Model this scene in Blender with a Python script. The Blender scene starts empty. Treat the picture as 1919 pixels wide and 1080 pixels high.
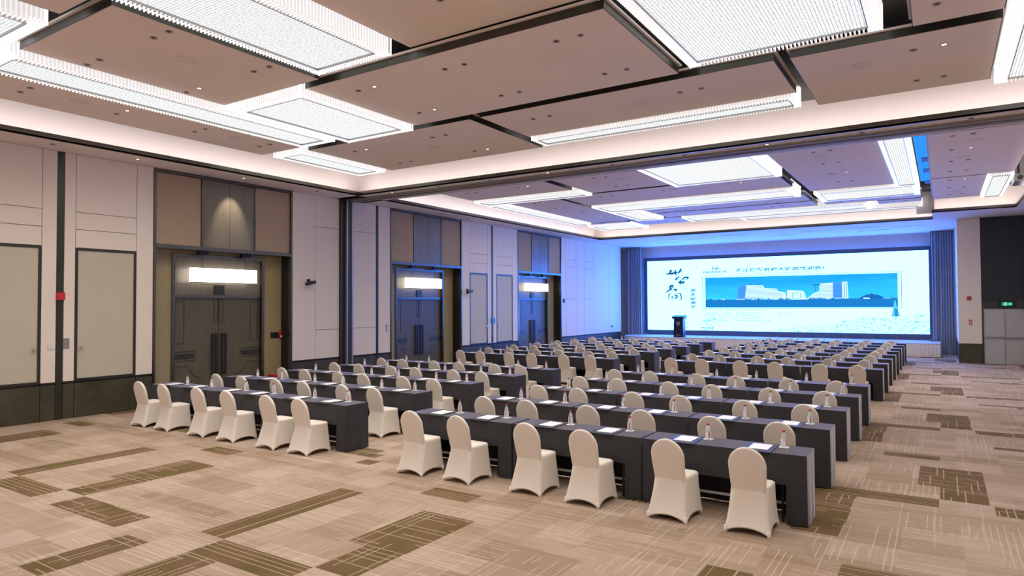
import bpy, math, random
from mathutils import Vector, Matrix

random.seed(7)
R = math.radians
sc = bpy.context.scene
COL = sc.collection

# ------------------------------------------------------------------ camera
W_, H_, F_ = 1919.0, 1080.0, 1245.2
YAW, PITCH, ROLL = R(32.90), R(1.424), R(-0.2737)
CAM_H = 2.38
fw = Vector((-math.sin(YAW) * math.cos(PITCH), math.cos(YAW) * math.cos(PITCH), math.sin(PITCH)))
rt = Vector((math.cos(YAW), math.sin(YAW), 0))
up = rt.cross(fw)
rt2 = rt * math.cos(ROLL) + up * math.sin(ROLL)
up2 = -rt * math.sin(ROLL) + up * math.cos(ROLL)
cam = bpy.data.cameras.new('camera')
cam.sensor_width = 36.0
cam.lens = F_ / W_ * 36.0
cam.clip_start, cam.clip_end = 0.05, 200
camo = bpy.data.objects.new('camera', cam)
COL.objects.link(camo)
m = Matrix((rt2, up2, -fw)).transposed().to_4x4()
m.translation = Vector((0, 0, CAM_H))
camo.matrix_world = m
sc.camera = camo

# ------------------------------------------------------------------ world, exposure, light levels
world = bpy.data.worlds.new('world')
sc.world = world
world.use_nodes = True
world.node_tree.nodes['Background'].inputs[0].default_value = (0.02, 0.02, 0.022, 1)
world.node_tree.nodes['Background'].inputs[1].default_value = 1.0
sc.view_settings.view_transform = 'Standard'
sc.view_settings.look = 'None'
sc.view_settings.gamma = 1.0
sc.view_settings.exposure = 0.45
sc.view_settings.use_curve_mapping = False
sc.cycles.max_bounces = 6
sc.cycles.diffuse_bounces = 5
sc.cycles.use_denoising = True
sc.cycles.adaptive_threshold = 0.02
CRYSTAL = 0.92          # crystal ceiling lights
COVE = 11.0             # led strips in the coves
DOWNLIGHT = 90.0       # watts of each pair of recessed downlights
SCREEN_W = (0.60, 2.5, 13.0)   # white of the led wall, blue overdriven to tint the hall

# ------------------------------------------------------------------ node helpers
class NT:
    def __init__(s, name):
        s.m = bpy.data.materials.new(name)
        s.m.use_nodes = True
        s.t = s.m.node_tree
        s.n = s.t.nodes
        s.bsdf = s.n['Principled BSDF']
        s.out = s.n['Material Output']
    def link(s, a, b):
        s.t.links.new(a, b)
    def put(s, sock, v):
        if hasattr(v, 'is_output'):
            s.link(v, sock)
        elif isinstance(v, (tuple, list)) and len(v) == 3 and sock.type == 'RGBA':
            sock.default_value = (*v, 1)
        else:
            sock.default_value = v
    def math(s, op, a, b=0.0, c=0.0):
        k = s.n.new('ShaderNodeMath'); k.operation = op
        s.put(k.inputs[0], a); s.put(k.inputs[1], b); s.put(k.inputs[2], c)
        return k.outputs[0]
    def pos(s):
        g = s.n.new('ShaderNodeNewGeometry')
        x = s.n.new('ShaderNodeSeparateXYZ'); s.link(g.outputs['Position'], x.inputs[0])
        return g.outputs['Position'], x.outputs[0], x.outputs[1], x.outputs[2]
    def obj(s):
        g = s.n.new('ShaderNodeTexCoord')
        x = s.n.new('ShaderNodeSeparateXYZ'); s.link(g.outputs['Object'], x.inputs[0])
        return g.outputs['Object'], x.outputs[0], x.outputs[1], x.outputs[2]
    def comb(s, x, y, z=0.0):
        k = s.n.new('ShaderNodeCombineXYZ')
        s.put(k.inputs[0], x); s.put(k.inputs[1], y); s.put(k.inputs[2], z)
        return k.outputs[0]
    def mapv(s, v, scale):
        k = s.n.new('ShaderNodeMapping'); s.link(v, k.inputs[0]); k.inputs['Scale'].default_value = scale
        return k.outputs[0]
    def noise(s, v, scale, detail=2.0, rough=0.5):
        k = s.n.new('ShaderNodeTexNoise'); s.link(v, k.inputs['Vector'])
        k.inputs['Scale'].default_value = scale; k.inputs['Detail'].default_value = detail
        k.inputs['Roughness'].default_value = rough
        return k.outputs[0]
    def white(s, v):
        k = s.n.new('ShaderNodeTexWhiteNoise'); k.noise_dimensions = '3D'; s.link(v, k.inputs['Vector'])
        return k.outputs[0]
    def mix(s, f, a, b):
        k = s.n.new('ShaderNodeMix'); k.data_type = 'RGBA'
        s.put(k.inputs[0], f); s.put(k.inputs[6], a); s.put(k.inputs[7], b)
        return k.outputs[2]
    def ramp(s, f, lo, hi, a=0.0, b=1.0):
        k = s.n.new('ShaderNodeMapRange'); s.put(k.inputs[0], f)
        k.inputs[1].default_value = lo; k.inputs[2].default_value = hi
        k.inputs[3].default_value = a; k.inputs[4].default_value = b
        return k.outputs[0]
    def bump(s, h, strength, dist=0.01):
        k = s.n.new('ShaderNodeBump'); s.link(h, k.inputs['Height'])
        k.inputs['Strength'].default_value = strength; k.inputs['Distance'].default_value = dist
        s.link(k.outputs[0], s.bsdf.inputs['Normal'])
    def base(s, c): s.put(s.bsdf.inputs['Base Color'], c)
    def rough(s, c): s.put(s.bsdf.inputs['Roughness'], c)
    def set(s, **k):
        for a, b in k.items(): s.put(s.bsdf.inputs[a.replace('_', ' ')], b)

M = {}
def plain(key, col, rough=0.6, metal=0.0, var=0.08, scale=6.0, bump=0.0, **kw):
    n = NT(key)
    p = n.obj()[0]
    k = n.noise(p, scale, 3)
    lo = tuple(c * (1 - var) for c in col); hi = tuple(min(1, c * (1 + var)) for c in col)
    n.base(n.mix(k, lo, hi)); n.rough(rough); n.set(Metallic=metal)
    if bump: n.bump(n.noise(p, scale * 12, 2), bump)
    for a, b in kw.items(): n.put(n.bsdf.inputs[a.replace('_', ' ')], b)
    M[key] = n.m
    return n
def emit(key, col, strength):
    n = NT(key)
    e = n.n.new('ShaderNodeEmission'); n.put(e.inputs[0], col); n.put(e.inputs[1], strength)
    n.link(e.outputs[0], n.out.inputs[0])
    M[key] = n.m
    return n, e

plain('cream', (0.83, 0.735, 0.61), 0.65, var=0.03, scale=1.5, bump=0.05)
plain('soffit', (0.82, 0.73, 0.68), 0.7, var=0.03)
plain('cove_white', (0.78, 0.73, 0.71), 0.8, var=0.02)
plain('raft', (0.92, 0.79, 0.73), 0.75, var=0.03, scale=1.0)
plain('upper', (0.07, 0.07, 0.065), 0.85, var=0.03)
plain('dark_metal', (0.075, 0.075, 0.065), 0.32, 0.75, var=0.15)
plain('bronze', (0.16, 0.15, 0.13), 0.30, 0.85, var=0.12)
plain('track', (0.26, 0.235, 0.21), 0.6)
plain('bezel', (0.10, 0.11, 0.15), 0.35, 0.2)
plain('portal_metal', (0.15, 0.15, 0.135), 0.26, 0.9, var=0.1)
plain('joint', (0.05, 0.045, 0.04), 0.8)
plain('black', (0.012, 0.012, 0.013), 0.45)
plain('grey_metal', (0.42, 0.41, 0.40), 0.35, 0.8)
plain('olive', (0.36, 0.29, 0.155), 0.7, var=0.05, scale=3, bump=0.1)
plain('jib', (0.56, 0.51, 0.37), 0.6, var=0.04, scale=2)
plain('fabric', (0.42, 0.31, 0.20), 0.8, var=0.05, scale=3, bump=0.2)
plain('white_plastic', (0.75, 0.74, 0.72), 0.4)
plain('red', (0.55, 0.02, 0.025), 0.4)
plain('blue_plastic', (0.06, 0.25, 0.6), 0.4)
plain('steel_door', (0.50, 0.48, 0.45), 0.5, var=0.04)
plain('dark_glass', (0.012, 0.017, 0.018), 0.38, var=0.4, scale=1.2)
plain('lectern', (0.012, 0.012, 0.03), 0.35)
plain('silver', (0.7, 0.66, 0.6), 0.3, 0.9)
plain('stage_top', (0.50, 0.44, 0.42), 0.7, var=0.06)
plain('skirt_cloth', (0.85, 0.74, 0.63), 0.75, var=0.04)
plain('paper', (0.88, 0.88, 0.90), 0.6, var=0.01)
plain('pad', (0.022, 0.024, 0.028), 0.4, var=0.2, scale=20)
plain('cap_red', (0.6, 0.03, 0.05), 0.4)
plain('label_red', (0.55, 0.05, 0.06), 0.5)
plain('bar_white', (0.72, 0.71, 0.70), 0.4)
plain('crate_red', (0.45, 0.015, 0.02), 0.5)

n = plain('chair_cloth', (0.80, 0.735, 0.64), 0.8, var=0.02, scale=4, bump=0.04)
n.set(Sheen_Weight=0.25, Sheen_Roughness=0.5)
n = NT('table_cloth'); M['table_cloth'] = n.m
p = n.obj()[0]
n.base(n.mix(n.noise(p, 3.0, 3), (0.022, 0.021, 0.024), (0.034, 0.032, 0.036))); n.rough(0.75)
n.set(Sheen_Weight=0.75, Sheen_Roughness=0.3, Sheen_Tint=(1.0, 0.94, 0.97))
n.bump(n.noise(p, 160, 1), 0.08, 0.004)
n = NT('curtain'); M['curtain'] = n.m
n.base((0.36, 0.38, 0.46)); n.rough(0.8); n.set(Sheen_Weight=0.4)
# bottle plastic
n = NT('bottle'); M['bottle'] = n.m
n.base((0.86, 0.88, 0.88)); n.rough(0.08); n.set(Alpha=0.45, IOR=1.35)
# wood with vertical grain
def wood(key, a, b, rough):
    n = NT(key); M[key] = n.m
    p = n.pos()[0]
    k = n.noise(n.mapv(p, (9, 9, 0.5)), 3.0, 5, 0.65)
    n.base(n.mix(n.ramp(k, 0.3, 0.7), a, b)); n.rough(rough)
    n.bump(k, 0.06)
wood('wood_panel', (0.150, 0.130, 0.092), (0.215, 0.188, 0.140), 0.30)
wood('wood_door', (0.090, 0.080, 0.047), (0.135, 0.120, 0.074), 0.38)
# dark stone wainscot
n = NT('stone'); M['stone'] = n.m
p = n.pos()[0]
k = n.noise(p, 2.2, 6, 0.65)
n.base(n.mix(n.ramp(k, 0.35, 0.7), (0.038, 0.036, 0.019), (0.080, 0.070, 0.038))); n.rough(0.4)

# carpet ------------------------------------------------------------
def carpet():
    n = NT('carpet'); M['carpet'] = n.m
    P, x, y, z = n.pos()
    PX, PY = 4.77, 5.46
    u = n.math('FLOORED_MODULO', n.math('ADD', x, 6.75), PX)
    v = n.math('FLOORED_MODULO', n.math('SUBTRACT', y, 1.99), PY)
    def rect(u0, u1, v0, v1):
        a = n.math('SUBTRACT', n.math('ABSOLUTE', n.math('SUBTRACT', u, (u0 + u1) / 2)), (u1 - u0) / 2)
        b = n.math('SUBTRACT', n.math('ABSOLUTE', n.math('SUBTRACT', v, (v0 + v1) / 2)), (v1 - v0) / 2)
        return n.math('LESS_THAN', n.math('MAXIMUM', a, b), 0.0)
    def union(rs):
        o = rect(*rs[0])
        for r in rs[1:]: o = n.math('MAXIMUM', o, rect(*r))
        return o
    grid = union([(1.67, 2.41, 2.79, 3.96), (1.92, 2.41, 2.15, 2.80), (0.58, 1.06, 0.08, 1.75),
                  (4.34, 4.77, 0.71, 1.69), (2.45, 3.99, 1.74, 2.14), (3.35, 4.05, 0.12, 0.36)])
    bar = rect(0.14, 0.55, 2.15, 4.11)
    barline = n.math('MAXIMUM', rect(0.405, 0.422, 2.15, 4.11), rect(0.20, 0.207, 2.15, 4.11))
    stripe = union([(0.57, 1.91, 1.76, 2.14), (1.17, 1.91, 4.46, 4.79),
                    (2.65, 3.85, 0.38, 0.59), (4.02, 4.32, 5.2, 5.46)])
    faint = union([(0.5, 4.5, 4.55, 4.95), (2.9, 3.9, 3.1, 3.6), (3.0, 4.6, 2.5, 2.75), (0.0, 1.0, 4.9, 5.4)])
    # thin lines of random length; long=axis along which they run
    def lines(a, b, pitch, seg, thr, width, seed):
        ia = n.math('DIVIDE', a, pitch)
        i = n.math('FLOOR', ia)
        r0 = n.white(n.comb(i, seed, 1.7))
        j = n.math('FLOOR', n.math('ADD', n.math('DIVIDE', b, seg), n.math('MULTIPLY', r0, 13.0)))
        r = n.white(n.comb(i, j, seed))
        on = n.math('GREATER_THAN', r, thr)
        w = n.math('LESS_THAN', n.math('FRACT', ia), width)
        return n.math('MULTIPLY', on, w)
    lx = lines(u, y, 0.062, 0.75, 0.50, 0.17, 3.1)
    ly = lines(v, x, 0.062, 0.75, 0.50, 0.17, 8.3)
    lxd = lines(u, y, 0.075, 0.55, 0.62, 0.15, 5.1)
    lyd = lines(v, x, 0.085, 0.55, 0.62, 0.13, 6.3)
    lxs = lines(v, x, 0.07, 9.0, 0.30, 0.14, 2.1)
    lxl = lines(u, y, 0.11, 2.3, 0.74, 0.11, 12.3)
    lyl = lines(v, x, 0.11, 2.3, 0.74, 0.11, 14.3)
    blk = n.white(n.comb(n.math('FLOOR', n.math('DIVIDE', u, 0.80)), n.math('FLOOR', n.math('DIVIDE', v, 0.69)), 4.0))
    blk2 = n.white(n.comb(n.math('FLOOR', n.math('DIVIDE', u, 0.53)), n.math('FLOOR', n.math('DIVIDE', v, 0.39)), 9.0))
    sel = n.math('GREATER_THAN', blk, 0.5)
    streak = n.mix(sel, n.noise(n.mapv(P, (3, 40, 1)), 1.0, 3), n.noise(n.mapv(P, (40, 3, 1)), 1.0, 3))
    tone = n.math('ADD', n.math('MULTIPLY', blk2, 0.6), n.math('MULTIPLY', n.noise(P, 1.1, 2), 0.55))
    beige = n.mix(n.ramp(tone, 0.25, 0.95), (0.345, 0.246, 0.172), (0.50, 0.388, 0.312))
    beige = n.mix(n.ramp(streak, 0.35, 0.75, 0.0, 0.45), beige, (0.265, 0.182, 0.112))
    beige = n.mix(n.math('MULTIPLY', faint, 0.40), beige, (0.20, 0.135, 0.075))
    lb = n.mix(sel, ly, lx)
    beige = n.mix(n.math('MULTIPLY', lb, 0.55), beige, (0.62, 0.50, 0.38))
    beige = n.mix(n.math('MULTIPLY', n.math('MAXIMUM', lxl, lyl), 0.32), beige, (0.64, 0.54, 0.43))
    dk = n.mix(n.ramp(n.noise(P, 2.0, 2), 0.35, 0.65), (0.135, 0.095, 0.033), (0.185, 0.112, 0.062))
    dk = n.mix(n.ramp(streak, 0.4, 0.8, 0.0, 0.5), dk, (0.085, 0.058, 0.025))
    lg = n.math('MAXIMUM', lxd, lyd)
    dkg = n.mix(n.math('MULTIPLY', lg, 0.7), dk, (0.55, 0.45, 0.33))
    dks = n.mix(n.math('MULTIPLY', lxs, 0.75), dk, (0.50, 0.40, 0.27))
    c = n.mix(grid, beige, dkg)
    c = n.mix(stripe, c, dks)
    c = n.mix(bar, c, dk)
    c = n.mix(n.math('MULTIPLY', barline, 0.7), c, (0.5, 0.42, 0.3))
    n.base(c); n.rough(0.95)
    n.bump(n.noise(P, 180, 1), 0.15, 0.004)
    n.set(Specular_IOR_Level=0.15)
carpet()

# lights ------------------------------------------------------------
def crystal_mats():
    n = NT('diffuser'); M['diffuser'] = n.m
    P, x, y, z = n.pos()
    e = n.n.new('ShaderNodeEmission')
    a = n.math('FRACT', n.math('MULTIPLY', n.math('ADD', x, n.math('MULTIPLY', y, 0.0)), 22.0))
    b = n.math('FRACT', n.math('MULTIPLY', y, 22.0))
    hatch = n.math('MULTIPLY', n.math('GREATER_THAN', a, 0.28), n.math('GREATER_THAN', b, 0.28))
    sp = n.noise(P, 28, 2)
    st = n.math('MULTIPLY', n.ramp(hatch, 0, 1, 0.50, 1.05), n.ramp(sp, 0.3, 0.7, 0.72, 1.25))
    n.put(e.inputs[0], (0.96, 0.98, 1.0)); n.link(n.math('MULTIPLY', st, CRYSTAL), e.inputs[1])
    n.link(e.outputs[0], n.out.inputs[0])
    n = NT('crystal'); M['crystal'] = n.m
    n.base((0.9, 0.9, 0.92)); n.rough(0.12)
    n.set(Emission_Color=(1, 0.97, 0.97), Emission_Strength=0.48, Coat_Weight=0.3)  # rods emit a little in place of lamp light scattered through them
    n = NT('crystal_back'); M['crystal_back'] = n.m
    n.base((0.7, 0.68, 0.68)); n.rough(0.5)
    n.set(Emission_Color=(1, 0.95, 0.95), Emission_Strength=0.2)  # weak emission stands in for lamp light on the housing
crystal_mats()
emit('cove_led', (1.0, 0.86, 0.82), COVE)
emit('lamp_shade', (1.0, 0.93, 0.84), 3.2)
emit('blue_glow', (0.035, 0.32, 1.0), 0.75)
plain('scr_hill2', (0.02, 0.06, 0.22), 0.5)
emit('lens', (1.0, 0.85, 0.7), 1.6)
emit('exit_green', (0.01, 0.30, 0.14), 0.7)
emit('exit_white', (0.45, 1.0, 0.80), 1.0)

# ------------------------------------------------------------------ mesh helpers
class MB:
    def __init__(s): s.v, s.f, s.mi = [], [], []
    def add(s, vs, fs, mi=0):
        b = len(s.v); s.v += [tuple(q) for q in vs]
        s.f += [tuple(b + i for i in f) for f in fs]; s.mi += [mi] * len(fs)
        return s
    def box(s, x0, x1, y0, y1, z0, z1, mi=0):
        v = [(x0, y0, z0), (x1, y0, z0), (x1, y1, z0), (x0, y1, z0), (x0, y0, z1), (x1, y0, z1), (x1, y1, z1), (x0, y1, z1)]
        return s.add(v, [(0, 3, 2, 1), (4, 5, 6, 7), (0, 1, 5, 4), (1, 2, 6, 5), (2, 3, 7, 6), (3, 0, 4, 7)], mi)
    def quad(s, a, b, c, d, mi=0): return s.add([a, b, c, d], [(0, 1, 2, 3)], mi)
    def lathe(s, prof, c=(0, 0, 0), n=16, mi=0, cap=True):
        vs = []; fs = []
        for r, z in prof:
            for i in range(n):
                t = 2 * math.pi * i / n
                vs.append((c[0] + r * math.cos(t), c[1] + r * math.sin(t), c[2] + z))
        for k in range(len(prof) - 1):
            for i in range(n):
                j = (i + 1) % n
                fs.append((k * n + i, k * n + j, (k + 1) * n + j, (k + 1) * n + i))
        if cap:
            fs.append(tuple(reversed(range(n)))); fs.append(tuple((len(prof) - 1) * n + i for i in range(n)))
        return s.add(vs, fs, mi)
    def tube(s, a, b, r, n=8, mi=0):
        a = Vector(a); b = Vector(b); d = (b - a).normalized()
        q = d.orthogonal().normalized(); w = d.cross(q)
        vs = []
        for p in (a, b):
            for i in range(n):
                t = 2 * math.pi * i / n
                vs.append(p + q * r * math.cos(t) + w * r * math.sin(t))
        fs = [(i, (i + 1) % n, n + (i + 1) % n, n + i) for i in range(n)] + [tuple(reversed(range(n))), tuple(range(n, 2 * n))]
        return s.add(vs, fs, mi)
    def prism(s, poly, y0, y1, mi=0):       # polygon in (x, z) extruded along y
        n = len(poly)
        vs = [(x, y0, z) for x, z in poly] + [(x, y1, z) for x, z in poly]
        fs = [tuple(range(n)), tuple(reversed(range(n, 2 * n)))] + [((i + 1) % n, i, n + i, n + (i + 1) % n) for i in range(n)]
        return s.add(vs, fs, mi)
    def grid(s, fn, nu, nv, mi=0):
        vs = [fn(i / nu, j / nv) for j in range(nv + 1) for i in range(nu + 1)]
        fs = [(j * (nu + 1) + i, j * (nu + 1) + i + 1, (j + 1) * (nu + 1) + i + 1, (j + 1) * (nu + 1) + i) for j in range(nv) for i in range(nu)]
        return s.add(vs, fs, mi)
    def mesh(s, name, mats, smooth=False):
        me = bpy.data.meshes.new(name)
        me.from_pydata(s.v, [], s.f)
        for k in (mats if isinstance(mats, (list, tuple)) else [mats]): me.materials.append(M[k])
        me.polygons.foreach_set('material_index', s.mi)
        if smooth: me.polygons.foreach_set('use_smooth', [True] * len(s.f))
        me.update()
        return me
    def build(s, name, mats, parent=None, smooth=False, loc=None):
        return place(name, s.mesh(name, mats, smooth), parent, loc)
def place(name, me, parent=None, loc=None, rz=0.0):
    o = bpy.data.objects.new(name, me)
    COL.objects.link(o)
    if parent: o.parent = parent
    if loc: o.location = loc
    if rz: o.rotation_euler = (0, 0, rz)
    return o
def thing(name, label, cat, loc=(0, 0, 0), rz=0.0, group=None):
    o = bpy.data.objects.new(name, None)
    o.empty_display_size = 0.1
    COL.objects.link(o)
    o.location = loc; o.rotation_euler = (0, 0, rz)
    return tag(o, label, cat, group)
def tag(o, label, cat, group=None):
    o['label'] = label; o['category'] = cat
    if group: o['group'] = group
    return o
def struct(o):
    o['kind'] = 'structure'
    return o
def structure(name):
    o = bpy.data.objects.new(name, None); COL.objects.link(o); o.empty_display_size = 0.1
    return struct(o)
def bx(name, mats, parent, *a):
    return MB().box(*a).build(name, mats, parent)

# ------------------------------------------------------------------ the room shell
XL, XR, YB, YF = -15.65, 3.15, -3.0, 37.2
ZS, ZC, ZP = 5.68, 6.55, 6.08        # soffit, upper ceiling, bottom of the hung panels
fl = struct(MB().box(-16.6, 3.5, -3.3, 38, -0.1, 0).build('floor', 'carpet'))
struct(MB().box(XL - 1.0, XR + 0.3, YB - 0.3, YB, 0, 6.8).build('wall_front', 'cream'))
wr = struct(MB().box(XR, XR + 0.3, YB, 38, 0, 6.8).build('wall_right', 'joint'))
for y in [k * 2.4 - 2.9 for k in range(14)]:
    bx('wall_panel', 'cream', wr, XR - 0.05, XR, y, min(y + 2.38, 31.55), 0.79, 5.68)
    bx('wainscot_panel', 'stone', wr, XR - 0.05, XR, y, min(y + 2.38, 31.55), 0, 0.74)
wb = struct(MB().box(XL - 1.0, 0.53, YF, YF + 0.3, 0, 6.8).build('wall_back', 'soffit'))

# --- left wall: dark core, proud panels with open joints
wl = MB()
PORT = [8.575, 16.615, 24.655]
PW = 4.0
segs = [(YB, PORT[0]), (PORT[0] + PW, PORT[1]), (PORT[1] + PW, PORT[2]), (PORT[2] + PW, 35.85)]
for a, b in segs: wl.box(XL - 0.75, XL - 0.05, a, b, 0, ZC)
for p0 in PORT:
    wl.box(XL - 0.75, XL - 0.10, p0, p0 + PW, 3.86, ZC)
    wl.box(XL - 0.75, XL - 0.56, p0, p0 + PW, 0, 3.86)
wl = struct(wl.build('wall_left', 'joint'))
G = 0.006
def wp(y0, y1, z0, z1, mat='cream', x0=XL - 0.05, x1=XL, name='wall_panel'):
    return bx(name, mat, wl, x0, x1, y0 + G, y1 - G, z0 + G, z1 - G)
def wains(y0, y1): wp(y0, y1, 0.0, 0.745, 'stone', name='wainscot_panel'); wp(y0, y1, 0.757, 0.79, 'dark_metal', x1=XL - 0.012, name='wainscot_cap')
def col(y0, y1, cuts=()):
    zs = [0.79, *cuts, 5.68]
    for a, b in zip(zs, zs[1:]): wp(y0, y1, a, b)
    wains(y0, y1)
DN = [0]
jn = 4
def jib(y0, y1, knob_right, which):
    global jn
    d = structure('door_%d' % jn); jn += 1
    f = MB()
    t = 0.055
    f.box(XL - 0.05, XL + 0.004, y0, y0 + t, 0.79, 3.65).box(XL - 0.05, XL + 0.004, y1 - t, y1, 0.79, 3.65)
    f.box(XL - 0.05, XL + 0.004, y0 + t, y1 - t, 3.595, 3.65).box(XL - 0.05, XL + 0.004, y0 + t, y1 - t, 0.79, 0.835)
    f.build('frame', 'dark_metal', d)
    bx('leaf', 'jib', d, XL - 0.05, XL - 0.012, y0 + t, y1 - t, 0.835, 3.595)
    ky = y1 - t - 0.07 if knob_right else y0 + t + 0.07
    k = MB(); k.tube((XL - 0.012, ky, 1.5), (XL + 0.05, ky, 1.5), 0.018).tube((XL + 0.03, ky, 1.5), (XL + 0.06, ky, 1.5), 0.034, 12)
    k.build('knob', 'silver', d)
    for a, b in ((3.65, 4.05), (4.05, 4.42), (4.42, 5.68)): wp(y0, y1, a, b)
    wains(y0, y1)
def post(y0, y1):
    bx('metal_post', 'dark_metal', wl, XL - 0.05, XL - 0.01, y0, y1, 0, 5.66)
# segment before the first portal
for a in (-2.95, -1.2, 0.55, 2.3): col(a, a + 1.74)
col(4.05, 4.98)
jib(4.99, 6.25, True, 1); col(6.25, 6.53); post(6.535, 6.665); col(6.67, 6.89); jib(6.89, 8.18, False, 2); col(8.18, 8.57)
# between portals one and two (folding wall pocket)
col(12.585, 13.43); 
for a, b in ((13.43, 14.35), (14.90, 15.94)):
    col(a, b, (1.655, 4.74))
bx('pocket_jamb', 'dark_metal', wl, XL - 0.05, XL + 0.05, 14.36, 14.44, 0, 5.66)
bx('pocket_leaf', 'black', wl, XL - 0.05, XL + 0.02, 14.44, 14.56, 0, 5.66)
bx('pocket_jamb', 'grey_metal', wl, XL - 0.05, XL + 0.10, 14.56, 14.62, 0, 5.66)
bx('pocket_leaf', 'dark_metal', wl, XL - 0.05, XL + 0.06, 14.62, 14.80, 0, 5.66)
bx('pocket_jamb', 'grey_metal', wl, XL - 0.05, XL + 0.08, 14.80, 14.86, 0, 5.66)
bx('pocket_jamb', 'black', wl, XL - 0.05, XL + 0.002, 15.945, 16.04, 0, 5.66)
col(16.05, 16.61)
# between portals two and three
col(20.62, 21.12); jib(21.12, 22.35, True, 3); col(22.35, 22.61); post(22.615, 22.745); col(22.75, 22.99); jib(22.99, 24.25, False, 4); col(24.25, 24.65)
# beyond portal three
col(28.66, 29.12); col(29.13, 30.22, (2.65, 4.25, 4.63)); col(30.23, 31.11); col(31.12, 32.21, (2.65, 4.25, 4.63)); col(32.22, 34.24); col(34.25, 35.84)

# --- portals with double doors
def portal(i, y0):
    d = structure('door_%d' % (i + 1))
    Y = lambda u: y0 + u
    xf, xb = XL, XL - 0.42
    f = MB()
    f.box(xf - 0.10, xf + 0.012, Y(0), Y(.06), 0, 5.66).box(xf - 0.10, xf + 0.012, Y(3.94), Y(4.0), 0, 5.66)
    f.box(xf - 0.10, xf + 0.012, Y(.06), Y(3.94), 5.60, 5.66).box(xf - 0.42, xf + 0.02, Y(.06), Y(3.94), 3.78, 3.87)
    f.box(xf - 0.10, xf - 0.01, Y(1.22), Y(1.285), 3.87, 5.60).box(xf - 0.10, xf - 0.01, Y(2.755), Y(2.80), 3.87, 5.60)
    f.build('portal_frame', 'portal_metal', d)
    for a, b in ((.06, 1.22), (2.80, 3.94)): bx('fabric_panel', 'fabric', d, xf - 0.10, xf - 0.035, Y(a + .008), Y(b - .008), 3.878, 5.592)
    for a, b in ((1.285, 2.02), (2.03, 2.755)): bx('wood_panel', 'wood_panel', d, xf - 0.10, xf - 0.03, Y(a), Y(b), 3.878, 5.592)
    # recess
    bx('reveal', 'black', d, xb, xf - 0.10, Y(3.955), Y(4.0), 0, 3.78)
    bx('reveal', 'black', d, xb, xf - 0.10, Y(0.0), Y(0.045), 0, 3.78)
    for a, b in ((.045, .68), (3.36, 3.955)): bx('side_panel', 'olive', d, xb - 0.10, xb, Y(a), Y(b), 0, 3.78)
    bx('side_panel', 'olive', d, xb - 0.10, xb, Y(.68), Y(3.36), 3.70, 3.78)
    g = MB()
    g.box(xb - 0.12, xb + 0.035, Y(.68), Y(.76), 0, 3.70).box(xb - 0.12, xb + 0.035, Y(3.28), Y(3.36), 0, 3.70)
    g.box(xb - 0.12, xb + 0.035, Y(.76), Y(3.28), 3.62, 3.70).box(xb - 0.13, xb - 0.02, Y(.76), Y(3.28), 2.585, 2.66)
    g.build('door_frame', 'portal_metal', d)
    for a, b in ((.76, 1.50), (1.51, 2.53), (2.54, 3.28)): bx('transom_panel', 'wood_panel', d, xb - 0.13, xb - 0.07, Y(a), Y(b), 2.945, 3.62)
    for a, b in ((.76, 2.02), (2.02, 3.28)): bx('transom_panel', 'wood_panel', d, xb - 0.13, xb - 0.07, Y(a), Y(b), 2.66, 2.938)
    bx('sign_box', 'dark_metal', d, xb - 0.07, xb - 0.03, Y(1.88), Y(2.16), 2.675, 2.925)
    for s in (-1, 1):
        c = 2.02
        a, b = sorted((c + s * 0.008, c + s * 1.26))
        lf = bx('leaf', 'wood_door', d, xb - 0.13, xb - 0.08, Y(a), Y(b), 0.01, 2.585)
        xl = xb - 0.08
        h = MB()
        for q in (0.08, 0.19):
            yy = Y(c + s * q)
            h.box(xl + 0.035, xl + 0.065, yy - 0.022, yy + 0.022, 0.57, 1.66)
        for zz in (0.62, 1.61): h.box(xl, xl + 0.06, *sorted((Y(c + s * 0.06), Y(c + s * 0.21))), zz - 0.02, zz + 0.02)
        h.build('handle', 'black', lf)
        a, b = sorted((Y(c + s * 0.69), Y(c + s * 1.2)))
        bx('plate', 'dark_metal', lf, xl, xl + 0.012, a, b, 1.04, 1.17)
        mo = MB()
        t = 0.014
        def rectm(a, b, z0, z1):
            mo.box(xl, xl + 0.008, a, a + t, z0, z1).box(xl, xl + 0.008, b - t, b, z0, z1)
            mo.box(xl, xl + 0.008, a, b, z0, z0 + t).box(xl, xl + 0.008, a, b, z1 - t, z1)
        rectm(a - 0.05, b + 0.04, 0.98, 1.23)
        rectm(*sorted((Y(c + s * 0.02), Y(c + s * 0.13))), 1.92, 2.57)
        rectm(*sorted((Y(c + s * 0.95), Y(c + s * 1.2))), 1.42, 2.5)
        # swept moulding under the plate
        pts = [(1.22, 0.86), (0.86, 0.84), (0.78, 0.76), (0.72, 0.62), (0.60, 0.55), (0.45, 0.52)]
        for (p, pz), (q, qz) in zip(pts, pts[1:]):
            mo.tube((xl + 0.004, Y(c + s * p), pz), (xl + 0.004, Y(c + s * q), qz), 0.008, 6)
        mo.build('moulding', 'dark_metal', lf)
    return d
for i, p0 in enumerate(PORT): portal(i, p0)

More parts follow.
